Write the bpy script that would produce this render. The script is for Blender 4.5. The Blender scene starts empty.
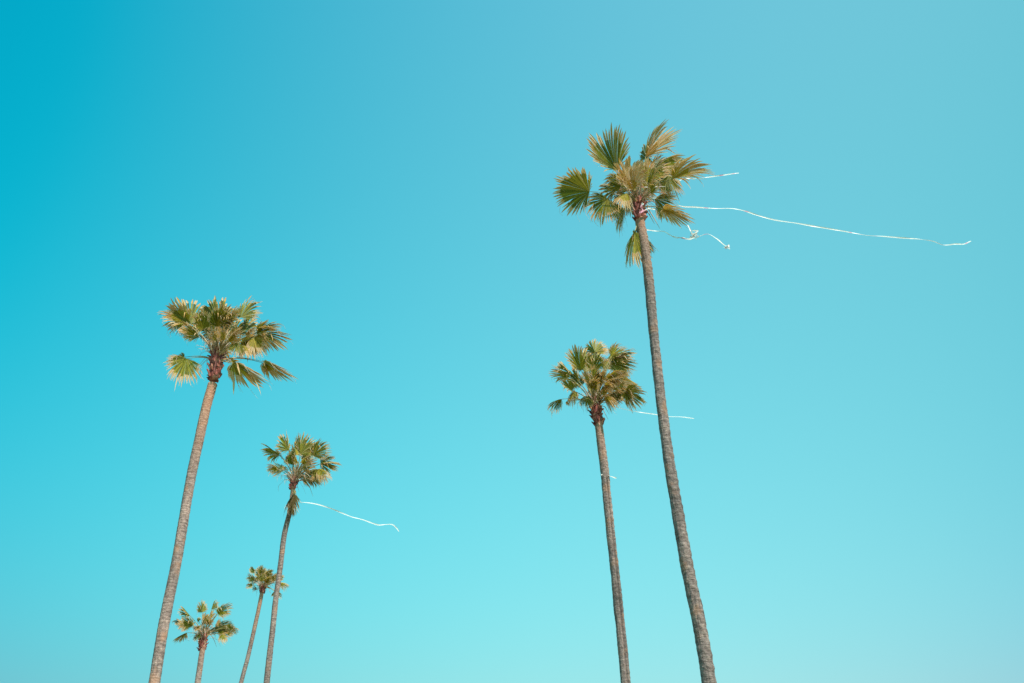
import bpy, bmesh, math, random
from mathutils import Vector, Matrix, Quaternion, noise

random.seed(7)
sc = bpy.context.scene
col = sc.collection

# ------------------------------------------------------------------ camera
F_PX, PITCH, EYE = 853.0, math.radians(33.87), Vector((0, 0, 1.6))
FWD = Vector((0, math.cos(PITCH), math.sin(PITCH)))
_r0 = Vector((1, 0, 0))
_u0 = _r0.cross(FWD)
_s = -47 / 1271
_c = math.sqrt(1 - _s * _s)
RIGHT = _c * _r0 + _s * _u0
UP = -_s * _r0 + _c * _u0
cam = bpy.data.cameras.new('camera')
cam.sensor_width = 36
cam.lens = 36 * F_PX / 1024
cam.clip_end = 5000
co = bpy.data.objects.new('camera', cam)
col.objects.link(co)
M = Matrix((RIGHT, UP, -FWD)).transposed().to_4x4()
M.translation = EYE
co.matrix_world = M
sc.camera = co

# ------------------------------------------------------------------ sky, sun, exposure
SUN_EL, SUN_AZ = math.radians(46), math.radians(142)
SKY_FIT = [[1.0697, 0.8899, 0.8524, -0.992, -0.5759, 1.016, -2.1076, -0.0833, -1.5035, 1.2837, -1.7134, -0.4119], [0.1221, 1.0331, 10.7043, -0.9483, -6.432, -0.333, -1.554, -0.768, -2.3661, -0.0477, -1.9707, -0.4403], [0.385, 0.8937, 5.903, -0.2081, -2.4067, -1.0683, -0.8508, -1.0006, -1.6503, -0.0462, -1.4971, -0.1743]]
SKY_CLAMP = [(0.0, 1.852), (1.303, 4.507), (1.039, 3.299)]
world = bpy.data.worlds.new('World')
sc.world = world
world.use_nodes = True
nt = world.node_tree
bg = nt.nodes['Background']
bg.inputs[1].default_value = 0.1
sky = nt.nodes.new('ShaderNodeTexSky')
sky.sky_type = 'NISHITA'
sky.sun_disc = False
sky.sun_elevation = SUN_EL
sky.sun_rotation = SUN_AZ
geo = nt.nodes.new('ShaderNodeTexCoord')
sxyz = nt.nodes.new('ShaderNodeSeparateXYZ')
nt.links.new(geo.outputs['Generated'], sxyz.inputs[0])


def mth(tree, op, a, b=None, c=None):
    n = tree.nodes.new('ShaderNodeMath')
    n.operation = op
    for i, v in enumerate((a, b, c)):
        if v is None:
            continue
        if isinstance(v, (int, float)):
            n.inputs[i].default_value = v
        else:
            tree.links.new(v, n.inputs[i])
    return n.outputs[0]


X, Z = sxyz.outputs[0], mth(nt, 'MAXIMUM', sxyz.outputs[2], 0.0)
# only the part of the sky ahead of the camera is tuned; behind it the values run on evenly
sep = nt.nodes.new('ShaderNodeSeparateColor')
nt.links.new(sky.outputs[0], sep.inputs[0])
comb = nt.nodes.new('ShaderNodeCombineColor')
XX, ZZ, XZ = mth(nt, 'MULTIPLY', X, X), mth(nt, 'MULTIPLY', Z, Z), mth(nt, 'MULTIPLY', X, Z)
XXZZ, XXXX = mth(nt, 'MULTIPLY', XX, ZZ), mth(nt, 'MULTIPLY', XX, XX)
XXX, ZZZ, XXZ, XZZ = mth(nt, 'MULTIPLY', XX, X), mth(nt, 'MULTIPLY', ZZ, Z), mth(nt, 'MULTIPLY', XX, Z), mth(nt, 'MULTIPLY', X, ZZ)
for ch in range(3):
    k = SKY_FIT[ch]
    g = mth(nt, 'MULTIPLY_ADD', X, k[1], k[0])
    for v, kk in zip((Z, XX, ZZ, XZ, XXX, ZZZ, XXZ, XZZ, XXZZ, XXXX), k[2:]):
        g = mth(nt, 'MULTIPLY_ADD', v, kk, g)
    if ch == 0:                                     # ease red out towards nothing instead of cutting it off
        g = mth(nt, 'MULTIPLY', mth(nt, 'ADD', g, mth(nt, 'SQRT', mth(nt, 'MULTIPLY_ADD', g, g, 0.012))), 0.5)
    g = mth(nt, 'MINIMUM', mth(nt, 'MAXIMUM', g, SKY_CLAMP[ch][0]), SKY_CLAMP[ch][1])
    nt.links.new(mth(nt, 'MULTIPLY', sep.outputs[ch], g), comb.inputs[ch])
nt.links.new(comb.outputs[0], bg.inputs[0])

sun = bpy.data.lights.new('sun', 'SUN')
sun.energy = 5.0
sun.angle = math.radians(0.5)
sun.color = (1.0, 0.88, 0.79)
so = bpy.data.objects.new('sun', sun)
col.objects.link(so)
sdir = Vector((math.sin(SUN_AZ) * math.cos(SUN_EL), math.cos(SUN_AZ) * math.cos(SUN_EL), math.sin(SUN_EL)))
so.rotation_euler = sdir.to_track_quat('Z', 'Y').to_euler()
so.location = (20, -20, 40)
sc.view_settings.view_transform = 'Standard'
sc.view_settings.look = 'None'
sc.view_settings.exposure = 0
sc.view_settings.gamma = 1
sc.view_settings.use_curve_mapping = False
sc.render.engine = 'CYCLES'


# ------------------------------------------------------------------ materials
def new_mat(name):
    m = bpy.data.materials.new(name)
    m.use_nodes = True
    t = m.node_tree
    t.nodes.clear()
    out = t.nodes.new('ShaderNodeOutputMaterial')
    p = t.nodes.new('ShaderNodeBsdfPrincipled')
    t.links.new(p.outputs[0], out.inputs[0])
    return m, t, p, out


def ramp(t, fac, stops):
    r = t.nodes.new('ShaderNodeValToRGB')
    e = r.color_ramp.elements
    e[0].position, e[0].color = stops[0][0], (*stops[0][1], 1)
    e[1].position, e[1].color = stops[-1][0], (*stops[-1][1], 1)
    for pos, c in stops[1:-1]:
        n = e.new(pos)
        n.color = (*c, 1)
    t.links.new(fac, r.inputs[0])
    return r.outputs[0]


def mixc(t, f, a, b, mode='MIX'):
    n = t.nodes.new('ShaderNodeMix')
    n.data_type = 'RGBA'
    n.blend_type = mode
    for s, v in ((0, f), (6, a), (7, b)):
        if isinstance(v, (int, float)):
            n.inputs[s].default_value = v
        elif isinstance(v, tuple):
            n.inputs[s].default_value = (*v, 1)
        else:
            t.links.new(v, n.inputs[s])
    return n.outputs[2]


def noise_tex(t, vec, scale, detail=4, rough=0.6):
    n = t.nodes.new('ShaderNodeTexNoise')
    n.inputs['Scale'].default_value = scale
    n.inputs['Detail'].default_value = detail
    n.inputs['Roughness'].default_value = rough
    if vec is not None:
        t.links.new(vec, n.inputs['Vector'])
    return n.outputs[0]


def objcoord(t, scale=(1, 1, 1)):
    tc = t.nodes.new('ShaderNodeTexCoord')
    mp = t.nodes.new('ShaderNodeMapping')
    mp.inputs['Scale'].default_value = scale
    t.links.new(tc.outputs['Object'], mp.inputs[0])
    return mp.outputs[0]


def bump(t, p, h, strength, dist=0.03):
    b = t.nodes.new('ShaderNodeBump')
    b.inputs['Strength'].default_value = strength
    b.inputs['Distance'].default_value = dist
    t.links.new(h, b.inputs['Height'])
    t.links.new(b.outputs[0], p.inputs['Normal'])


def attr(t, name):
    n = t.nodes.new('ShaderNodeAttribute')
    n.attribute_name = name
    return n


def make_leaf_mat():
    # vertex data on each blade: R = way along the leaflet, G = a number per leaflet, B = how dry the whole leaf is
    m, t, p, out = new_mat('palm_leaf')
    a = attr(t, 'leaf')
    s = t.nodes.new('ShaderNodeSeparateColor')
    t.links.new(a.outputs['Color'], s.inputs[0])
    along, rnd, dry = s.outputs
    oc = objcoord(t)
    nz = noise_tex(t, oc, 5.0, 3)
    stage = mth(t, 'MULTIPLY_ADD', nz, 0.30, mth(t, 'MULTIPLY_ADD', dry, 0.667, -0.15))
    lo = ramp(t, stage, [(0.08, (0.050, 0.058, 0.008)), (0.30, (0.11, 0.102, 0.008)), (0.48, (0.24, 0.155, 0.012)),
                         (0.64, (0.34, 0.18, 0.015)), (0.86, (0.075, 0.045, 0.02))])
    hi = ramp(t, stage, [(0.08, (0.30, 0.262, 0.028)), (0.30, (0.50, 0.40, 0.035)), (0.48, (0.70, 0.52, 0.05)),
                         (0.64, (0.62, 0.31, 0.055)), (0.86, (0.17, 0.12, 0.035))])
    c1 = mixc(t, rnd, lo, hi)
    # a few leaflets in every fan have died
    c1 = mixc(t, ramp(t, rnd, [(0.93, (0, 0, 0)), (0.94, (0.75, 0.75, 0.75))]), c1, (0.52, 0.37, 0.20))
    # browned ends, farther in on a dry leaf
    edge = mth(t, 'MULTIPLY_ADD', dry, 0.45, mth(t, 'MULTIPLY_ADD', nz, 0.35, along))
    f = ramp(t, edge, [(0.985, (0, 0, 0)), (1.23, (1, 1, 1))])
    f = mth(t, 'MULTIPLY', f, mth(t, 'MINIMUM', 1.0, mth(t, 'MAXIMUM', 0.0, mth(t, 'MULTIPLY_ADD', dry, -3.0, 4.0))))
    r = mixc(t, rnd, (0.70, 0.50, 0.33), (0.62, 0.32, 0.08))
    c2 = mixc(t, f, c1, r)
    t.links.new(c2, p.inputs['Base Color'])
    p.inputs['Roughness'].default_value = 0.5
    p.inputs['Specular IOR Level'].default_value = 0.22
    tr = t.nodes.new('ShaderNodeBsdfTranslucent')
    t.links.new(mixc(t, 0.35, c2, (0.66, 0.48, 0.04), 'MIX'), tr.inputs[0])
    mx = t.nodes.new('ShaderNodeMixShader')
    mx.inputs[0].default_value = 0.33
    t.links.new(p.outputs[0], mx.inputs[1])
    t.links.new(tr.outputs[0], mx.inputs[2])
    t.links.new(mx.outputs[0], out.inputs[0])
    return m


def make_fibre_mat():
    m, t, p, out = new_mat('leaf_fibre')
    nz = noise_tex(t, objcoord(t), 9.0, 2)
    t.links.new(ramp(t, nz, [(0.3, (0.50, 0.30, 0.20)), (0.7, (0.78, 0.58, 0.46))]), p.inputs['Base Color'])
    p.inputs['Roughness'].default_value = 0.8
    return m


def make_petiole_mat():
    m, t, p, out = new_mat('leaf_stalk')
    a = attr(t, 'leaf')
    s = t.nodes.new('ShaderNodeSeparateColor')
    t.links.new(a.outputs['Color'], s.inputs[0])
    nz = noise_tex(t, objcoord(t), 7.0, 3)
    base = ramp(t, nz, [(0.35, (0.34, 0.16, 0.09)), (0.65, (0.55, 0.40, 0.22))])
    far = ramp(t, nz, [(0.35, (0.13, 0.12, 0.035)), (0.65, (0.30, 0.24, 0.08))])
    t.links.new(mixc(t, s.outputs[0], base, far), p.inputs['Base Color'])
    p.inputs['Roughness'].default_value = 0.4
    return m


def make_bark_mat():
    # B of the vertex data = height along the trunk, 1 at the leaf bases
    m, t, p, out = new_mat('palm_bark')
    a = attr(t, 'leaf')
    s = t.nodes.new('ShaderNodeSeparateColor')
    t.links.new(a.outputs['Color'], s.inputs[0])
    oc = objcoord(t)
    fine = noise_tex(t, objcoord(t, (1, 1, 2.2)), 9.0, 6, 0.7)
    big = noise_tex(t, objcoord(t, (1, 1, 0.35)), 2.2, 4, 0.6)
    crack = noise_tex(t, objcoord(t, (7, 7, 0.7)), 3.0, 4, 0.65)
    ring = noise_tex(t, objcoord(t, (0.6, 0.6, 9.0)), 2.6, 3, 0.6)
    c = ramp(t, fine, [(0.30, (0.11, 0.065, 0.062)), (0.52, (0.29, 0.215, 0.207)), (0.75, (0.54, 0.40, 0.36))])
    c = mixc(t, 0.6, c, ramp(t, big, [(0.35, (0.26, 0.24, 0.24)), (0.5, (0.52, 0.48, 0.46)), (0.66, (0.84, 0.74, 0.68))]), 'OVERLAY')
    c = mixc(t, 0.35, c, ramp(t, ring, [(0.36, (0.30, 0.27, 0.27)), (0.56, (0.95, 0.93, 0.90))]), 'MULTIPLY')
    c = mixc(t, 0.45, c, ramp(t, crack, [(0.36, (0.22, 0.19, 0.19)), (0.5, (1, 1, 1))]), 'MULTIPLY')
    # younger bark under the crown is still reddish brown
    topf = ramp(t, s.outputs[2], [(0.80, (0, 0, 0)), (0.97, (1, 1, 1))])
    young = ramp(t, fine, [(0.3, (0.30, 0.12, 0.07)), (0.7, (0.62, 0.32, 0.20))])
    c = mixc(t, mth(t, 'MULTIPLY', topf, 0.75), c, young)
    # paler, pinker trunks and darker, greyer ones; rusty blotches
    blot = noise_tex(t, objcoord(t, (1, 1, 0.8)), 3.1, 3, 0.55)
    c = mixc(t, ramp(t, blot, [(0.56, (0, 0, 0)), (0.68, (0.55, 0.55, 0.55))]), c, (0.42, 0.20, 0.12))
    c = mixc(t, 1.0, c, ramp(t, s.outputs[0], [(0.0, (0.70, 0.72, 0.74)), (0.5, (1, 1, 1)), (1.0, (1.28, 1.16, 1.12))]), 'MULTIPLY')
    # shade inside the long split, painted into the bark as dark brown
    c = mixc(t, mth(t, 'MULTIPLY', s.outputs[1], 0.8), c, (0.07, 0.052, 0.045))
    t.links.new(c, p.inputs['Base Color'])
    p.inputs['Roughness'].default_value = 0.9
    h = mth(t, 'ADD', mth(t, 'MULTIPLY', ring, 0.8), mth(t, 'ADD', fine, mth(t, 'MULTIPLY', crack, 0.9)))
    bump(t, p, h, 0.9, 0.03)
    return m


def make_boot_mat():
    m, t, p, out = new_mat('leaf_base_bark')
    nz = noise_tex(t, objcoord(t), 6.0, 4)
    t.links.new(ramp(t, nz, [(0.34, (0.09, 0.018, 0.018)), (0.52, (0.28, 0.065, 0.05)), (0.68, (0.60, 0.27, 0.19))]), p.inputs['Base Color'])
    p.inputs['Roughness'].default_value = 0.7
    bump(t, p, nz, 0.5, 0.02)
    return m


def make_streamer_mat():
    m, t, p, out = new_mat('white_plastic_tape')
    nz = noise_tex(t, objcoord(t), 3.6, 2)
    c = ramp(t, nz, [(0.3, (0.88, 0.85, 0.85)), (0.60, (0.90, 0.88, 0.87)), (0.66, (0.88, 0.46, 0.60))])
    t.links.new(c, p.inputs['Base Color'])
    p.inputs['Roughness'].default_value = 0.35
    tr = t.nodes.new('ShaderNodeBsdfTranslucent')
    t.links.new(c, tr.inputs[0])
    mx = t.nodes.new('ShaderNodeMixShader')
    mx.inputs[0].default_value = 0.45
    t.links.new(p.outputs[0], mx.inputs[1])
    t.links.new(tr.outputs[0], mx.inputs[2])
    t.links.new(mx.outputs[0], out.inputs[0])
    return m


def make_ground_mat():
    m, t, p, out = new_mat('dry_grass_ground')
    n1 = noise_tex(t, objcoord(t), 0.25, 6)
    n2 = noise_tex(t, objcoord(t), 9.0, 5)
    c = mixc(t, n2, ramp(t, n1, [(0.4, (0.10, 0.12, 0.035)), (0.6, (0.26, 0.21, 0.10))]), (0.20, 0.17, 0.09))
    t.links.new(c, p.inputs['Base Color'])
    p.inputs['Roughness'].default_value = 0.95
    bump(t, p, n2, 0.6, 0.05)
    return m


LEAF, FIBRE, STALK, BARK, BOOT, TAPE, GROUND = (make_leaf_mat(), make_fibre_mat(), make_petiole_mat(), make_bark_mat(),
                                                make_boot_mat(), make_streamer_mat(), make_ground_mat())


# ------------------------------------------------------------------ helpers
def ray(px, py):
    return (RIGHT * (px - 512) + UP * (341.5 - py) + FWD * F_PX)


def at(px, py, y):
    """Point on the line of sight through a photo position, at distance y ahead of the camera."""
    d = ray(px, py)
    return EYE + d * (y / d.y)


class MB:
    def __init__(self):
        self.v, self.f, self.c, self.m = [], [], [], []

    def vert(self, p, c=(0, 0, 0)):
        self.v.append(tuple(p))
        self.c.append((*c, 1))
        return len(self.v) - 1

    def face(self, idx, m=0):
        self.f.append(idx)
        self.m.append(m)

    def tube(self, pts, radii, n=8, c=lambda s: (0, 0, 0), flat=1.0, m=0, cap=True):
        rings = []
        ref = None
        L = len(pts)
        for i, p in enumerate(pts):
            d = (pts[min(i + 1, L - 1)] - pts[max(i - 1, 0)]).normalized()
            if ref is None:
                ref = d.orthogonal().normalized()
            ref = (ref - d * ref.dot(d)).normalized()
            b = d.cross(ref)
            ring = []
            for k in range(n):
                a = 2 * math.pi * k / n
                ring.append(self.vert(p + (ref * math.cos(a) + b * math.sin(a) * flat) * radii[i], c(i / (L - 1))))
            rings.append(ring)
        for r0, r1 in zip(rings, rings[1:]):
            for k in range(n):
                self.face((r0[k], r0[(k + 1) % n], r1[(k + 1) % n], r1[k]), m)
        if cap:
            self.face(tuple(reversed(rings[0])), m)
            self.face(tuple(rings[-1]), m)

    def build(self, name, mats, parent=None, origin=Vector((0, 0, 0)), smooth=True):
        me = bpy.data.meshes.new(name)
        me.from_pydata([tuple(Vector(p) - origin) for p in self.v], [], self.f)
        for mt in (mats if isinstance(mats, (list, tuple)) else [mats]):
            me.materials.append(mt)
        me.polygons.foreach_set('material_index', self.m)
        if smooth:
            me.polygons.foreach_set('use_smooth', [True] * len(self.f))
        a = me.color_attributes.new('leaf', 'FLOAT_COLOR', 'POINT')
        a.data.foreach_set('color', [x for c in self.c for x in c])
        me.update()
        o = bpy.data.objects.new(name, me)
        col.objects.link(o)
        o.location = origin - (parent.matrix_world.translation if parent else Vector((0, 0, 0)))
        if parent:
            o.parent = parent
        bpy.context.view_layer.update()
        return o


def smooth_path(pts, n):
    """Catmull-Rom through the points."""
    P = [pts[0] * 2 - pts[1]] + list(pts) + [pts[-1] * 2 - pts[-2]]
    out = []
    segs = len(pts) - 1
    for i in range(n + 1):
        u = i / n * segs
        k = min(int(u), segs - 1)
        u -= k
        a, b, c, d = P[k:k + 4]
        out.append(0.5 * ((2 * b) + (c - a) * u + (2 * a - 5 * b + 4 * c - d) * u * u + (3 * b - a - 3 * c + d) * u ** 3))
    return out


# ------------------------------------------------------------------ ground
g = MB()
S, N = 1500.0, 40
for i in range(N + 1):
    for j in range(N + 1):
        u, v = (i / N * 2 - 1), (j / N * 2 - 1)
        x, y = S * u * abs(u) ** 1.5, S * v * abs(v) ** 1.5
        g.vert((x, y, 0.12 * (noise.noise(Vector((x, y, 0)) * 0.05))))
for i in range(N):
    for j in range(N):
        a = i * (N + 1) + j
        g.face((a, a + N + 1, a + N + 2, a + 1))
go = g.build('ground', GROUND)
go['kind'] = 'structure'

# ------------------------------------------------------------------ palms
WIND = Vector((1.0, 0.25, 0.0)).normalized()


def petiole(base, tip, parent, rng, w, sag, seed_dir):
    L = (tip - base).length
    p1 = base + seed_dir * (0.40 * L)
    pts = []
    for i in range(9):
        u = i / 8
        p = (1 - u) ** 2 * base + 2 * u * (1 - u) * p1 + u * u * tip
        pts.append(p)
    mb = MB()
    rad = [w * (1.9 * (1 - i / 8) ** 2 + 1.0 - 0.35 * i / 8) for i in range(9)]
    mb.tube(pts, rad, 7, c=lambda s: (min(1, s * 1.3), rng.random(), 0), flat=0.55)
    return mb.build('petiole', STALK, parent, base), (pts[-1] - pts[-2]).normalized()


def blade(name, base, tip, spread, dry, rng, parent, roll=None, droop=0.25, n=40, view=None, origin=None):
    """Pleated fan of leaflets from base towards tip; the leaflets part in their outer half, and their ends hang and blow."""
    axis = tip - base
    L = axis.length
    axis.normalize()
    side = axis.cross(view).normalized()
    if roll is None:
        roll = math.radians(rng.uniform(-38, 38))
    side = Quaternion(axis, roll) @ side
    nrm = side.cross(axis).normalized()
    up_nrm = nrm if nrm.z > 0 else -nrm
    # the fan is folded along its midrib: the narrower it looks, the more its halves are folded back
    sq = min(1.15, math.sin(math.radians(spread)) * 1.22)
    fold = 0.55 * math.sqrt(max(0.02, 1.3 - sq * sq)) * rng.uniform(0.7, 1.1)
    th = math.radians(rng.uniform(74, 88))
    L *= 1.10

    def out_dir(a):
        return axis * math.cos(a) + side * (math.sin(a) * sq) - up_nrm * (abs(math.sin(a)) * fold)

    def lat_dir(a):
        return -axis * math.sin(a) + side * (math.cos(a) * sq) - up_nrm * (math.copysign(math.cos(a), a) * fold)
    mb = MB()
    st = [0.0, 0.16, 0.34, 0.54, 0.70, 0.82, 0.92, 1.0]
    split = rng.uniform(0.68, 0.82)
    n = max(26, int(n * (0.6 + 0.5 * min(1, spread / 50))))
    dth = 2 * th / n
    extra = 2
    for k in range(-extra, n + extra):
        a = -th + (k + 0.5) * dth
        beyond = max(0, -k, k - n + 1)              # short, loose leaflets at either edge of the fan
        a += math.copysign(beyond * dth * 0.8, a) if beyond else rng.gauss(0, dth * 0.10)
        rn = rng.random()
        ln = L * (0.36 + 0.64 * max(0, math.cos(a)) ** 0.8) * rng.uniform(0.88, 1.06)
        if rng.random() < 0.06:
            ln *= rng.uniform(0.6, 0.85)
        ln *= 1 - 0.13 * beyond
        dr = 0.16 * beyond + 0.62 * droop * rng.uniform(0.6, 1.5) + (0.4 if rng.random() < 0.09 else 0)
        wd = rng.uniform(0.03, 0.12)
        jit = rng.gauss(0, 0.035)
        twist = rng.uniform(-0.5, 0.5)
        rows = []
        for s in st:
            aa = a + jit * max(0, s - split) * 2
            d = out_dir(aa)
            lat = lat_dir(aa)
            r = s * ln
            hw = r * math.tan(dth / 2) * 1.14 if s <= split else split * ln * math.tan(dth / 2) * 1.14 * max(0.0, (1 - s) / (1 - split)) ** 0.75
            bend = max(0.0, s - 0.25) / 0.75
            p = base + d * r + Vector((0, 0, -1)) * (dr * ln * bend ** 2.6) + WIND * (wd * ln * bend ** 2.2)
            # keep the arc length while bending
            p = p - d * (0.45 * dr * dr * ln * bend ** 3)
            pl = 0.42 * hw
            tw = twist * max(0, s - split)
            l2 = (lat * math.cos(tw) + nrm * math.sin(tw))
            cdat = (s, rn, dry)
            if s == 1.0:
                rows.append((mb.vert(p, cdat),))
            elif s == 0.0:
                rows.append((mb.vert(p, cdat),))
            else:
                rows.append((mb.vert(p - l2 * hw - nrm * pl, cdat), mb.vert(p + nrm * pl, cdat), mb.vert(p + l2 * hw - nrm * pl, cdat)))
        for r0, r1 in zip(rows, rows[1:]):
            if len(r0) == 1:
                mb.face((r0[0], r1[1], r1[0]))
                mb.face((r0[0], r1[2], r1[1]))
            elif len(r1) == 1:
                mb.face((r0[0], r0[1], r1[0]))
                mb.face((r0[1], r0[2], r1[0]))
            else:
                mb.face((r0[0], r0[1], r1[1], r1[0]))
                mb.face((r0[1], r0[2], r1[2], r1[1]))
    # pale threads hanging out of the splits
    for k in range(int(n * 0.30)):
        a = rng.uniform(-th, th)
        d = out_dir(a)
        r = L * (0.36 + 0.64 * max(0, math.cos(a))) * rng.uniform(0.5, 0.9)
        p = base + d * r - Vector((0, 0, droop * r * 0.25))
        ln = rng.uniform(0.15, 0.42) * L
        q = p + d * ln * 0.35 + Vector((0, 0, -1)) * ln * rng.uniform(0.2, 0.55) + WIND * ln * rng.uniform(0.1, 0.4)
        e = q + Vector((0, 0, -1)) * ln * 0.35 + WIND * ln * 0.25 + Vector((rng.uniform(-.1, .1), rng.uniform(-.1, .1), 0)) * ln
        w = 0.0045 * rng.uniform(0.7, 1.4)
        mb.tube([p, q, e], [w, w * 0.8, w * 0.4], 3, m=1, cap=False)
    return mb.build(name, [LEAF, FIBRE], parent, origin or base)


def trunk_mesh(pts, radii, rng, lump, tone=0.5, groove=None):
    n = 44
    mb = MB()
    L = len(pts)
    off = Vector((rng.uniform(0, 50), rng.uniform(0, 50), rng.uniform(0, 50)))
    rings = []
    for i, p in enumerate(pts):
        d = (pts[min(i + 1, L - 1)] - pts[max(i - 1, 0)]).normalized()
        ref = (Vector((1, 0, 0)) - d * d.x).normalized()
        b = d.cross(ref)
        h = i / (L - 1)
        ring = []
        for k in range(n):
            a = 2 * math.pi * k / n
            q = Vector((math.cos(a), math.sin(a), 0))
            r = radii[i]
            s = p.z
            r *= 1 + lump * 0.55 * math.sin(2 * math.pi * (s / 0.19 + 0.5 * math.sin(a + 1) + 0.9 * noise.noise(Vector((q.x, q.y, s * .8)) + off))) * (0.6 + 0.4 * math.cos(a + 0.4))
            r *= 1 + lump * noise.noise(Vector((q.x * 0.7, q.y * 0.7, s * 2.3)) + off) \
                + lump * 0.55 * noise.noise(Vector((q.x * 2.2, q.y * 2.2, s * 5.5)) + off) \
                + 0.035 * noise.noise(Vector((q.x * 7, q.y * 7, s * 7)) + off)
            r *= 1 + 0.025 * (1 if (s / 0.11 + 0.7 * noise.noise(q + off) * 2) % 1 > 0.72 else 0)
            cr = abs(math.sin(a * 2.5 + 1.3 * noise.noise(Vector((q.x, q.y, s * .3)) + off)))
            if cr < 0.22:
                r *= 1 - 0.05 * (1 - cr / 0.22)
            cleft_shade = 0.0
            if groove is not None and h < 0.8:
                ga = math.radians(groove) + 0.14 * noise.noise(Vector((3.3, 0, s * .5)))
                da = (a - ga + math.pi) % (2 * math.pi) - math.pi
                cleft_shade = math.exp(-(da / 0.22) ** 2) * (0.75 + 0.5 * noise.noise(Vector((1.1, 2.2, s * 3)) + off))  # strength of the shade painted along the groove
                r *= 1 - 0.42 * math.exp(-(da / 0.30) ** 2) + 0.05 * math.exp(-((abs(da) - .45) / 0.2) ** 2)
            ring.append(mb.vert(p + (ref * math.cos(a) + b * math.sin(a)) * r, (tone, cleft_shade, h)))
        rings.append(ring)
    for r0, r1 in zip(rings, rings[1:]):
        for k in range(n):
            mb.face((r0[k], r0[(k + 1) % n], r1[(k + 1) % n], r1[k]))
    mb.face(tuple(rings[-1]))
    mb.face(tuple(reversed(rings[0])))
    return mb


def boots_mesh(pts, r0, rng, count):
    """Stubs of cut and fallen leaf stalks round the top of the trunk."""
    mb = MB()
    L = len(pts)
    mb.tube(pts, [r0 * (0.80 + 0.20 * min(1, i / 3)) for i in range(L)], 14)
    for k in range(count):
        u = (k + 0.5) / count
        a = k * 2.39996 + rng.uniform(-.2, .2)
        fi = u * (L - 1)
        i = min(int(fi), L - 2)
        p = pts[i].lerp(pts[i + 1], fi - i)
        d = (pts[i + 1] - pts[i]).normalized()
        ref = d.orthogonal().normalized()
        out = (ref * math.cos(a) + d.cross(ref) * math.sin(a))
        ln = rng.uniform(0.06, 0.20) * (r0 / 0.2)
        rr = r0 * (0.80 + 0.20 * min(1, u * 2))
        b = p + out * rr * 0.9
        m1 = b + out * ln * 0.45 + d * ln * 0.6
        e = m1 + out * ln * rng.uniform(0.1, 0.6) + d * ln * rng.uniform(0.1, 0.5)
        w = r0 * rng.uniform(0.22, 0.36)
        mb.tube([b - d * ln * 0.2, b + out * ln * 0.1, m1, e], [w, w, w * 0.8, w * 0.55], 6, flat=0.5)
    return mb


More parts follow.
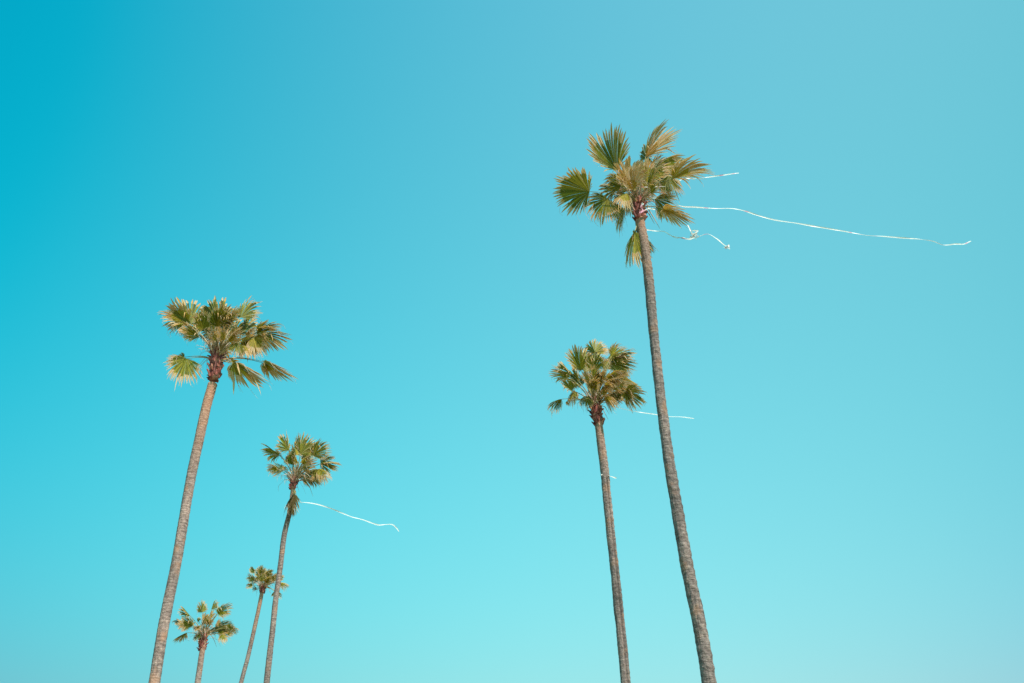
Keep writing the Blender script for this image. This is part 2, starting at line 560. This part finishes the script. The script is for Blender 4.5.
def palm(label, centre, widths, y0, boots_px, hub_px, zoom, fronds, seed, lump=0.08, fill=5, boot_r=None, wmul=1.0, tone=0.5, groove=None):
    """centre: photo positions down the trunk; y0: metres ahead of the camera; fronds: see the lists below."""
    rng = random.Random(seed)
    ox, oy, scl = zoom

    def P(x, y, dy=0.0):
        return at(ox + x / scl, oy + y / scl, y0 + dy)

    view = (P(*hub_px) - EYE).normalized()
    dist = (P(*hub_px) - EYE).dot(FWD)
    mpp = dist / F_PX                                    # metres per photo pixel at the crown
    ctr = [at(x, y, y0) for x, y in centre]
    # run the lowest visible stretch on down to the ground, straightening up
    dlow = (ctr[-2] - ctr[-1])
    lean = Vector((dlow.x / dlow.z, dlow.y / dlow.z, 0))
    zb = ctr[-1].z
    ground_pt = Vector((ctr[-1].x - lean.x * zb * 0.7, ctr[-1].y - lean.y * zb * 0.7, -0.25))
    mid = Vector((ctr[-1].x - lean.x * zb * 0.5, ctr[-1].y - lean.y * zb * 0.5, zb * 0.45))
    allp = list(reversed(ctr)) + []
    path = smooth_path([ground_pt, mid] + allp, 8 * (len(allp) + 1) * 3)
    # radius along the path from the photo widths
    zs = [c.z for c in ctr]
    rs = [w * 0.5 * (c - EYE).dot(FWD) / F_PX for w, c in zip(widths, ctr)]

    def rad(z):
        if z <= zs[-1]:
            return rs[-1] * (1 + 0.18 * (1 - z / max(zs[-1], .1)) + 0.55 * max(0, 1 - z / 0.7) ** 2)
        for (za, ra), (zb_, rb) in zip(zip(zs, rs), zip(zs[1:], rs[1:])):
            if zb_ <= z <= za:
                return rb + (ra - rb) * (z - zb_) / (za - zb_)
        return rs[0]
    root = bpy.data.objects.new('palm_tree', None)
    root.empty_display_size = 0.5
    col.objects.link(root)
    root.location = Vector((ground_pt.x, ground_pt.y, 0))
    bpy.context.view_layer.update()
    root['label'], root['category'], root['group'] = label, 'palm tree', 'tall fan palms against the sky'
    # resample the path finely
    fine = []
    for a, b in zip(path, path[1:]):
        m = max(1, int((b - a).length / 0.035))
        fine += [a.lerp(b, q / m) for q in range(m)]
    fine.append(path[-1])
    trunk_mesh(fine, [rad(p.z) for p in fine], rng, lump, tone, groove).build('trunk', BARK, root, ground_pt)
    hub = P(*hub_px)
    bl = P(*boots_px)
    bp = [bl.lerp(hub, i / 6) for i in range(7)]
    br = boot_r or rs[0] * 1.25
    boots_mesh(bp, br, rng, 46).build('leaf_bases', BOOT, root, bl)
    axis = (hub - bl).normalized()
    for fr in fronds:
        bx, by, tx, ty, spread = fr[:5]
        opt = fr[5] if len(fr) > 5 else {}
        ext = math.hypot(bx - hub_px[0], by - hub_px[1]) / scl * mpp
        dy = opt.get('dy')
        if dy is None:
            dy = rng.choice((-1, 1)) * rng.uniform(0.15, 0.75) * max(0.35, 1.1 - ext) * 1.3
        base, tip = P(bx, by, dy), P(tx, ty, dy * rng.uniform(1.1, 1.5))
        ll = (tip - base).length
        tip = tip + Vector((0, 0, 0.40 * opt.get('droop', 0.22) * ll)) - WIND * (0.05 * ll)
        dry = opt.get('dry', min(1.0, max(0.0, rng.gauss(0.34, 0.20))))
        lowlev = opt.get('low', rng.uniform(0.05, 0.7))
        start = hub - axis * (lowlev * 0.35 * (hub - bl).length) + (base - hub).normalized() * br * 0.6
        if opt.get('from'):
            start = P(*opt['from'])
        sd = (axis * 0.65 + (base - start).normalized()).normalized()
        if opt.get('hang'):
            sd = (base - start).normalized()
        fo = blade('frond', base, tip, spread, dry, rng, root, opt.get('roll'), opt.get('droop', 0.22),
                   view=view, origin=start)
        petiole(start, base, fo, rng, opt.get('pw', 0.017), 0.1, sd)
    # tangle of dry fibre and frayed stalk edges in the heart of the crown
    fb = MB()
    for k in range(90):
        a = rng.uniform(0, 2 * math.pi)
        el = rng.uniform(-0.1, 1.35)
        d = Vector((math.cos(a) * math.cos(el), math.sin(a) * math.cos(el), math.sin(el)))
        s0 = hub + Vector((math.cos(a), math.sin(a), 0)) * br * 0.5 - axis * rng.uniform(0, 0.25)
        ln = rng.uniform(0.25, 0.85) * wmul
        p1 = s0 + (axis * 0.5 + d).normalized() * ln * 0.55
        p2 = p1 + d * ln * 0.35 + Vector((0, 0, -1)) * ln * rng.uniform(0, 0.25)
        p3 = p2 + d * ln * 0.12 + Vector((0, 0, -1)) * ln * rng.uniform(0.1, 0.5) + WIND * ln * 0.12
        w = rng.uniform(0.004, 0.017)
        fb.tube([s0, p1, p2, p3], [w * 1.3, w, w * 0.7, w * 0.2], 4, flat=0.4, cap=False)
    fb.build('crown_fibre', FIBRE, root, hub)
    # young and hidden leaves in the middle of the crown
    for k in range(fill):
        a = rng.uniform(0, 2 * math.pi)
        el = rng.uniform(0.25, 1.3)
        d = Vector((math.cos(a) * math.cos(el), math.sin(a) * math.cos(el), math.sin(el)))
        base = hub + d * rng.uniform(0.35, 0.75) * wmul
        tip = base + (d + WIND * 0.25).normalized() * rng.uniform(0.45, 0.75) * wmul
        st = hub - axis * 0.1
        fo = blade('frond', base, tip, rng.uniform(18, 45), rng.uniform(0.1, 0.6), rng, root, None, 0.2, view=view, origin=st)
        petiole(st, base, fo, rng, 0.016, 0.1, (axis + d).normalized())
    return root


Y = dict(dry=0.75)
D = dict(dry=0.05)
O = dict(dry=1.0, droop=0.12)

# tallest palm, right of the middle
palm('tallest palm, right of the middle, with long white streamers blowing from its ragged crown',
     [(638.6, 212), (640.2, 223), (643.2, 238), (646.5, 260), (649.8, 290), (653.3, 330), (656.5, 360), (659.6, 390), (661.4, 405), (666, 440), (670, 467), (676.1, 504), (682.6, 541), (689.7, 580), (696.5, 610), (702.3, 640), (707.2, 670), (709, 683)],
     [9.2, 9.3, 9.4, 9.4, 9.5, 9.6, 9.6, 9.7, 9.8, 10.4, 11, 11.6, 12.3, 12.8, 13.4, 13.8, 14, 14.3], 16.0,
     (412, 460), (408, 372), (540, 110, 4.14), [
         (320, 250, 255, 98, 28, dict(dy=-.3, roll=.05, dry=.3, droop=.06)),
         (375, 318, 338, 205, 40, dict(dy=-.4, dry=.95)),
         (385, 330, 370, 240, 30, dict(dy=-.5, dry=.95)),
         (330, 285, 262, 300, 38, dict(dy=.35, dry=.45, droop=.4)),
         (205, 338, 62, 318, 52, dict(dy=-.2, roll=-.1, dry=.15, droop=.1)),
         (282, 368, 215, 455, 58, dict(dy=.2, dry=.35, droop=.3)),
         (372, 352, 348, 432, 30, dict(dry=.5, droop=.35)),
         (345, 345, 300, 395, 34, dict(dry=.6, droop=.35)),
         (438, 192, 520, 78, 19, dict(dy=.3, **O)),
         (442, 200, 448, 120, 16, dict(dy=.32, dry=.2)),
         (478, 240, 580, 178, 30, dict(dy=.5, dry=.4)),
         (548, 282, 700, 240, 30, dict(dy=-.35, dry=.85, droop=.30)),
         (530, 272, 541, 352, 38, dict(dy=-.15, dry=.25, droop=.3)),
         (512, 410, 628, 462, 22, dict(dy=-.1, dry=1.0, low=.9)),
         (498, 404, 490, 452, 40, dict(dy=.1, dry=.1, low=.9)),
         (393, 505, 380, 635, 24, dict(dy=-.1, dry=.45, hang=1, low=2.0, droop=.02)),
         (396, 508, 402, 625, 16, dict(dy=.1, dry=.3, hang=1, low=2.0, droop=.02)),
         (448, 545, 472, 592, 26, dict(dy=.45, dry=.2, hang=1, low=2.0)),
         (412, 340, 432, 195, 15, dict(dry=.45)),
         (440, 330, 478, 205, 16, dict(dry=.5)),
         (455, 345, 468, 285, 26, dict(dry=.35)),
         (335, 318, 282, 292, 30, dict(dry=.05)),
         (470, 300, 520, 250, 32, dict(dy=.6, dry=.3)),
         (400, 300, 400, 210, 34, dict(dy=.7, dry=.3)),
         (360, 345, 320, 390, 34, dict(dy=-.5, dry=.7)),
         (455, 280, 505, 205, 26, dict(dy=.4, dry=.5)),
         (370, 300, 340, 250, 34, dict(dy=.5, dry=.2)),
         (385, 335, 395, 250, 22, dict(dry=.75)),
     ], 11, 0.09, 5, tone=0.25)

# left palm
palm('tall palm at the left with a full round-topped crown and mauve grey trunk',
     [(212.6, 384), (205.6, 410), (199, 440), (192.5, 470), (187, 500), (181.9, 530), (176.8, 560.5), (166.7, 610), (161.2, 640), (156.4, 670), (154.3, 683)],
     [9, 9.1, 9.2, 9.3, 9.4, 9.6, 9.8, 10.4, 10.5, 10.8, 11], 19.5,
     (418, 570), (440, 405), (140, 280, 5.69), [
         (290, 245, 205, 112, 50, dict(dy=-.3, roll=.15, dry=.22)),
         (275, 250, 140, 150, 26, dict(dy=-.25, roll=.2, dry=.55)),
         (262, 270, 262, 325, 44, dict(dry=.6, droop=.3, dy=-.25)),
         (455, 250, 428, 92, 40, dict(dy=-.2, dry=.05, roll=.1)),
         (395, 240, 352, 140, 16, dict(dy=.3, dry=.75)),
         (572, 212, 632, 96, 34, dict(dy=.2, dry=.25)),
         (505, 262, 505, 180, 36, dict(dy=-.5, dry=.02)),
         (600, 285, 612, 190, 26, dict(dy=.5, dry=.05)),
         (668, 296, 800, 258, 24, dict(dy=-.1, dry=.3)),
         (665, 300, 845, 325, 30, dict(dy=.0, dry=.5, droop=.3)),
         (650, 330, 715, 425, 48, dict(dy=-.1, dry=.62, droop=.35)),
         (620, 330, 642, 428, 30, dict(dy=.3, dry=.5)),
         (562, 358, 540, 425, 46, dict(dy=-.6, dry=.02, roll=.1)),
         (590, 372, 600, 430, 30, dict(dy=-.4, dry=.65)),
         (530, 472, 715, 572, 20, dict(dy=-.2, dry=.6, low=.9, droop=.12)),
         (555, 490, 560, 535, 46, dict(dy=.1, dry=.2, low=.9)),
         (705, 466, 875, 552, 18, dict(dy=.5, dry=.7, low=.9, droop=.12)),
         (725, 480, 720, 530, 40, dict(dy=.5, dry=.4, low=.9)),
         (268, 448, 212, 585, 54, dict(dy=-.1, dry=.35, low=.8, droop=.1)),
         (250, 440, 225, 420, 36, dict(dy=0., dry=.1, low=.8)),
         (445, 340, 420, 250, 30, dict(dy=-.5, dry=.85)),
         (480, 340, 470, 255, 30, dict(dy=-.5, dry=.85)),
         (520, 340, 560, 280, 32, dict(dy=-.5, dry=.8)),
         (490, 300, 470, 200, 36, dict(dy=.5, dry=.1)),
         (540, 300, 570, 220, 36, dict(dy=.6, dry=.15)),
         (400, 300, 370, 220, 36, dict(dy=.5, dry=.3)),
         (600, 340, 680, 330, 36, dict(dy=.4, dry=.3)),
         (345, 290, 300, 215, 34, dict(dy=.5, dry=.2)),
         (440, 350, 395, 240, 16, dict(dry=.75)),
         (470, 345, 500, 235, 18, dict(dry=.7)),
         (500, 350, 585, 262, 16, dict(dry=.75)),
         (520, 330, 548, 270, 26, dict(dry=.2)),
         (425, 340, 385, 300, 24, dict(dry=.2)),
         (600, 310, 660, 262, 18, dict(dry=.9)),
     ], 22, 0.035, 9, tone=0.72)

# middle right, shorter and dense
palm('dense bushy crowned palm just left of the tallest one, thin brown trunk',
     [(597.2, 412), (599, 427), (601.3, 445), (605, 475), (607.6, 503), (612, 545), (615.7, 580), (618.6, 610), (621.9, 640), (625.7, 683)],
     [8, 8.1, 8.3, 8.5, 8.6, 8.7, 8.8, 9.2, 9.5, 9.8], 22.5,
     (503, 815), (463, 615), (540, 330, 8.533), [
         (350, 345, 268, 138, 26, dict(dy=-.2, dry=.35)),
         (375, 360, 345, 150, 20, dict(dy=.5, dry=.2)),
         (250, 395, 95, 308, 22, dict(dy=.1, dry=.55)),
         (265, 370, 175, 265, 18, dict(dy=.3, dry=.4)),
         (470, 190, 425, 72, 46, dict(dy=.6, dry=.3)),
         (490, 200, 530, 120, 34, dict(dy=.6, dry=.7)),
         (460, 355, 462, 172, 34, dict(dy=-.6, roll=.1, dry=.15)),
         (610, 225, 700, 128, 34, dict(dy=.2, dry=.4)),
         (620, 235, 800, 158, 14, dict(dy=.2, dry=.05)),
         (590, 275, 815, 325, 36, dict(dy=.3, dry=.15)),
         (590, 250, 640, 180, 40, dict(dy=.5, dry=.1)),
         (570, 415, 745, 365, 18, dict(dy=-.5, dry=.65)),
         (560, 400, 690, 430, 24, dict(dy=-.4, dry=.4)),
         (720, 405, 850, 505, 28, dict(dy=0, dry=.6)),
         (728, 535, 895, 585, 60, dict(dy=-.2, dry=.12, roll=.1)),
         (735, 520, 800, 630, 34, dict(dy=-.2, dry=.3)),
         (295, 525, 225, 640, 22, dict(dy=0, dry=.5)),
         (185, 590, 55, 660, 24, dict(dy=.1, dry=.1, droop=.45)),
         (225, 610, 255, 640, 30, dict(dy=.1, dry=.75)),
         (330, 440, 270, 320, 34, dict(dy=.4, dry=.05)),
         (320, 470, 250, 420, 30, dict(dy=.3, dry=.3)),
         (425, 455, 365, 345, 26, dict(dy=-.5, dry=.75)),
         (400, 560, 372, 645, 46, dict(dy=-.3, dry=.02)),
         (560, 560, 632, 670, 26, dict(dy=-.4, dry=.8, droop=.4)),
         (590, 560, 650, 600, 30, dict(dy=-.2, dry=.3)),
         (520, 545, 600, 470, 30, dict(dy=-.5, dry=.6)),
         (560, 470, 650, 470, 30, dict(dy=-.6, dry=.8)),
         (445, 500, 400, 420, 26, dict(dy=-.6, dry=.7)),
         (480, 480, 500, 390, 28, dict(dy=-.5, dry=.5)),
         (540, 330, 560, 230, 36, dict(dy=.2, dry=.3)),
         (400, 330, 385, 230, 36, dict(dy=.6, dry=.1)),
         (560, 330, 600, 260, 40, dict(dy=.6, dry=.05)),
         (640, 400, 720, 330, 40, dict(dy=.6, dry=.1)),
         (640, 440, 740, 450, 34, dict(dy=.6, dry=.15)),
         (380, 450, 300, 400, 40, dict(dy=.6, dry=.1)),
         (500, 260, 470, 160, 40, dict(dy=.9, dry=.3)),
         (620, 330, 730, 250, 36, dict(dy=.8, dry=.25)),
         (450, 430, 450, 300, 30, dict(dy=-.8, dry=.3, roll=.2)),
         (530, 440, 560, 330, 30, dict(dy=-.8, dry=.4)),
         (690, 450, 770, 520, 34, dict(dy=.3, dry=.2)),
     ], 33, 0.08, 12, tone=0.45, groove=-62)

# second from the left in height
palm('slim palm with a flat-topped crown and one dead frond hanging on its trunk',
     [(293, 490), (291.8, 500), (290.4, 510), (286.5, 525), (283.5, 540), (279.9, 570), (275.7, 600), (272.6, 630), (271, 643), (266.6, 683)],
     [4.6, 4.7, 4.8, 5, 5.1, 5.2, 5.3, 5.5, 5.6, 6], 29.0,
     (418, 735), (455, 600), (255, 425, 11.38), [
         (385, 290, 352, 55, 24, dict(dy=-.2, dry=.3, roll=.6)),
         (520, 330, 545, 100, 46, dict(dy=-.3, dry=.1)),
         (600, 350, 640, 150, 34, dict(dy=.3, dry=.3)),
         (665, 350, 815, 185, 40, dict(dy=-.1, dry=.25)),
         (470, 340, 455, 170, 24, dict(dy=.5, dry=.7)),
         (280, 345, 85, 215, 18, dict(dy=0, dry=.25)),
         (280, 330, 230, 270, 30, dict(dy=0, dry=.8)),
         (250, 500, 135, 455, 30, dict(dy=-.1, dry=.6, low=.9)),
         (345, 490, 310, 475, 40, dict(dy=-.3, dry=.85, low=.9)),
         (745, 440, 960, 430, 24, dict(dy=.1, dry=.15)),
         (750, 440, 900, 370, 26, dict(dy=.2, dry=.1)),
         (725, 500, 850, 620, 36, dict(dy=-.2, dry=.6, droop=.4)),
         (700, 500, 668, 630, 28, dict(dy=-.1, dry=.1, droop=.4)),
         (490, 430, 435, 320, 22, dict(dy=-.4, dry=.75)),
         (545, 430, 640, 400, 34, dict(dy=-.4, dry=.85)),
         (420, 380, 380, 300, 28, dict(dy=.4, dry=.1)),
         (570, 400, 620, 300, 34, dict(dy=.4, dry=.2)),
         (455, 790, 410, 990, 22, dict(dy=-.35, dry=1.45, hang=1, droop=.02, **{'from': (450, 740)})),
         (440, 790, 335, 950, 16, dict(dy=-.3, dry=1.4, hang=1, droop=.05, **{'from': (445, 740)})),
         (470, 800, 440, 1010, 14, dict(dy=-.3, dry=1.35, hang=1, droop=.02, **{'from': (455, 750)})),
     ], 44, 0.05, 9, tone=0.45)

# lower left palm
palm('short palm lowest at the left with a sparse starry crown and dark reddish neck',
     [(204.0, 640), (202.9, 647), (201.5, 656), (199.5, 670), (197.6, 683)],
     [5.2, 5.3, 5.4, 5.6, 5.8], 37.0,
     (455, 690), (480, 480), (165, 595, 12.41), [
         (462, 215, 455, 60, 30, dict(dy=-.2, dry=.25, roll=.1)),
         (580, 178, 625, 55, 24, dict(dy=.2, dry=.05)),
         (655, 225, 835, 110, 30, dict(dy=-.1, dry=.4, roll=.1)),
         (670, 215, 720, 170, 34, dict(dy=.2, dry=.15)),
         (790, 410, 850, 345, 62, dict(dy=-.2, dry=.2, droop=.35)),
         (800, 390, 915, 440, 22, dict(dy=-.2, dry=.35, droop=.4)),
         (722, 490, 712, 595, 48, dict(dy=-.2, dry=.4)),
         (310, 255, 195, 130, 14, dict(dy=.1, dry=.25)),
         (262, 375, 150, 290, 14, dict(dy=.1, dry=.5, droop=.2)),
         (200, 320, 85, 325, 12, dict(dy=.1, dry=.1, droop=.3)),
         (265, 470, 110, 560, 16, dict(dy=.1, dry=.5, droop=.25)),
         (430, 485, 345, 550, 30, dict(dy=-.3, dry=.2, low=.9)),
         (440, 385, 345, 420, 22, dict(dy=-.3, dry=.75)),
         (420, 320, 400, 280, 36, dict(dy=.3, dry=.05)),
         (560, 290, 585, 180, 20, dict(dy=-.3, dry=.85)),
         (500, 320, 495, 215, 22, dict(dy=-.3, dry=.85)),
         (668, 390, 690, 290, 22, dict(dy=-.3, dry=.8)),
         (640, 390, 650, 340, 30, dict(dy=-.3, dry=.4)),
     ], 55, 0.04, 9)

# smallest, farthest palm
palm('smallest palm, thin leaning trunk, crown partly behind the slim trunk beside it',
     [(262.4, 590), (258.9, 608), (255.6, 623), (252.3, 638), (247.2, 660), (241, 683)],
     [3.8, 3.8, 3.9, 4, 4.1, 4.2], 46.0,
     (375, 520), (378, 425), (235, 555, 13.66), [
         (365, 285, 340, 138, 34, dict(dy=-.2, dry=.15)),
         (430, 280, 480, 185, 40, dict(dy=-.2, dry=.4)),
         (390, 270, 410, 170, 34, dict(dy=.3, dry=.5)),
         (270, 245, 215, 160, 24, dict(dy=.1, dry=.25)),
         (265, 330, 165, 275, 36, dict(dy=-.1, dry=.45)),
         (240, 415, 150, 430, 32, dict(dy=0, dry=.5)),
         (300, 470, 250, 420, 26, dict(dy=.2, dry=.1)),
         (515, 375, 500, 325, 40, dict(dy=-.1, dry=.6)),
         (510, 350, 590, 290, 32, dict(dy=.1, dry=.5)),
         (620, 380, 730, 425, 34, dict(dy=0, dry=.7)),
         (600, 340, 650, 260, 30, dict(dy=.2, dry=.3)),
         (425, 380, 465, 310, 44, dict(dy=-.4, dry=.9)),
         (540, 500, 490, 560, 26, dict(dy=-.2, dry=.1)),
         (580, 520, 640, 580, 30, dict(dy=.2, dry=.7)),
         (375, 360, 385, 240, 36, dict(dy=-.4, dry=.15)),
         (330, 330, 300, 250, 30, dict(dy=.3, dry=.1)),
     ], 66, 0.03, 9, tone=0.3)


# ------------------------------------------------------------------ streamers torn and blowing from the crowns
def streamer(name, label, pix, y0, drift, width, seed, knot=None, branch=None, end=None):
    rng = random.Random(seed)
    n0 = len(pix)
    pts = [at(x, y, y0 + drift * i / (n0 - 1) + rng.uniform(-.05, .05)) for i, (x, y) in enumerate(pix)]
    n = 14 * (n0 - 1)
    path = smooth_path(pts, n)
    mb = MB()

    def strip(path, w0, ph):
        L = len(path)
        for i, p in enumerate(path):
            d = (path[min(i + 1, L - 1)] - path[max(i - 1, 0)]).normalized()
            nrm = ((EYE - p).normalized() * 0.8 + sdir)
            s = d.cross(nrm).normalized()
            tw = 0.35 * math.sin(i * 0.11 + ph) + 1.0 * noise.noise(Vector((i * 0.04, ph * 9, seed)))
            q = (s * math.cos(tw) + d.cross(s) * math.sin(tw))
            w = w0 * 1.05 * (0.8 + 0.35 * noise.noise(Vector((i * 0.09, seed * 3.1, ph)))) * 0.5
            # a ribbon with a crease and some thickness
            nn = d.cross(q) * 0.002
            cr = d.cross(q) * w * 0.35
            a = [mb.vert(p - q * w + nn), mb.vert(p + cr + nn), mb.vert(p + q * w + nn), mb.vert(p + q * w - nn), mb.vert(p + cr - nn), mb.vert(p - q * w - nn)]
            if i:
                for k in range(6):
                    mb.face((b[k], b[(k + 1) % 6], a[(k + 1) % 6], a[k]))
            b = a
    strip(path, width, rng.uniform(0, 3))
    if branch:
        bp = [at(x, y, y0 + drift * 0.5) for x, y in branch]
        strip(smooth_path(bp, 8 * (len(bp) - 1)), width * 0.8, 2.0)
    for kx, size, cnt in ((knot, 0.10, 6), (end, 0.06, 4)):
        if not kx:
            continue
        k = at(*kx, y0 + drift * 0.5)
        for q in range(cnt):
            loop = [k + Vector((rng.uniform(-1, 1), rng.uniform(-1, 1), rng.uniform(-1, 1))) * size for _ in range(4)]
            strip(smooth_path(loop, 18), width * 0.8, rng.uniform(0, 3))
    o = mb.build(name, TAPE, None, pts[0], smooth=False)
    o['label'], o['category'], o['group'] = label, 'streamer', 'white streamers caught in the palms'
    return o


streamer('streamer', 'longest white streamer, trailing far out to the right from the tallest palm',
         [(646, 196), (658, 199), (670, 203), (683, 206.5), (694, 207), (715, 208.5), (731, 208.5), (745, 211), (757, 215), (775, 220), (795, 223), (815, 226.3), (840, 230.5), (865, 235), (885, 236.5), (905, 238), (918, 239), (932, 241), (944, 245), (955, 244), (964, 244), (971, 241)],
         16.0, 1.2, 0.042, 1)
streamer('streamer', "white streamer threaded through the tallest palm's crown, tip sticking out past its right frond",
         [(624, 188), (634, 187), (648, 187), (660, 186.5), (672, 186), (682, 179.5), (695, 178.5), (706, 177.5), (716, 176), (727, 174.5), (739, 173)],
         15.6, 0.9, 0.032, 2)
streamer('streamer', 'short knotted white and pink streamer hanging below the crown of the tallest palm',
         [(646, 229.5), (655, 231), (664, 231.5), (672, 236), (682, 238), (690, 238.8), (700, 236), (708, 234), (717, 239), (723, 244), (730, 249)],
         16.0, 0.1, 0.044, 3, knot=(694, 235), branch=[(688, 225), (690, 229), (692, 233), (695, 236), (690, 239.5), (683, 237.5), (676, 238), (670, 235)], end=(727, 247))
streamer('streamer', 'straight white streamer blowing from the dense crown, passing behind the tallest trunk',
         [(608, 404), (618, 407.5), (628, 410), (640, 412.3), (654, 414.2), (668, 416.5), (682, 417), (694, 418.5)],
         22.5, 0.8, 0.036, 4)
streamer('streamer', 'drooping white streamer blown from the slim palm with the hanging dead frond',
         [(293, 500.5), (300, 502), (310, 503), (320, 505), (331, 508.5), (342, 513), (352, 517), (362, 519.5), (372, 523), (379, 525), (386, 524.5), (392, 524.5), (396, 527.5), (399, 531.5)],
         28.8, 0.8, 0.046, 5)
streamer('streamer', 'tiny scrap of streamer wrapped round the thin brown trunk below the dense crown',
         [(601, 475), (603, 474.3), (607, 475), (611, 476.5), (616.5, 478)],
         22.35, 0.1, 0.035, 6)
streamer('streamer', 'little white scrap caught on the reddish leaf bases of the tallest palm',
         [(643, 203), (641, 207), (642.5, 210), (640, 213), (648, 208.8), (655, 209)],
         15.7, 0.1, 0.06, 7)
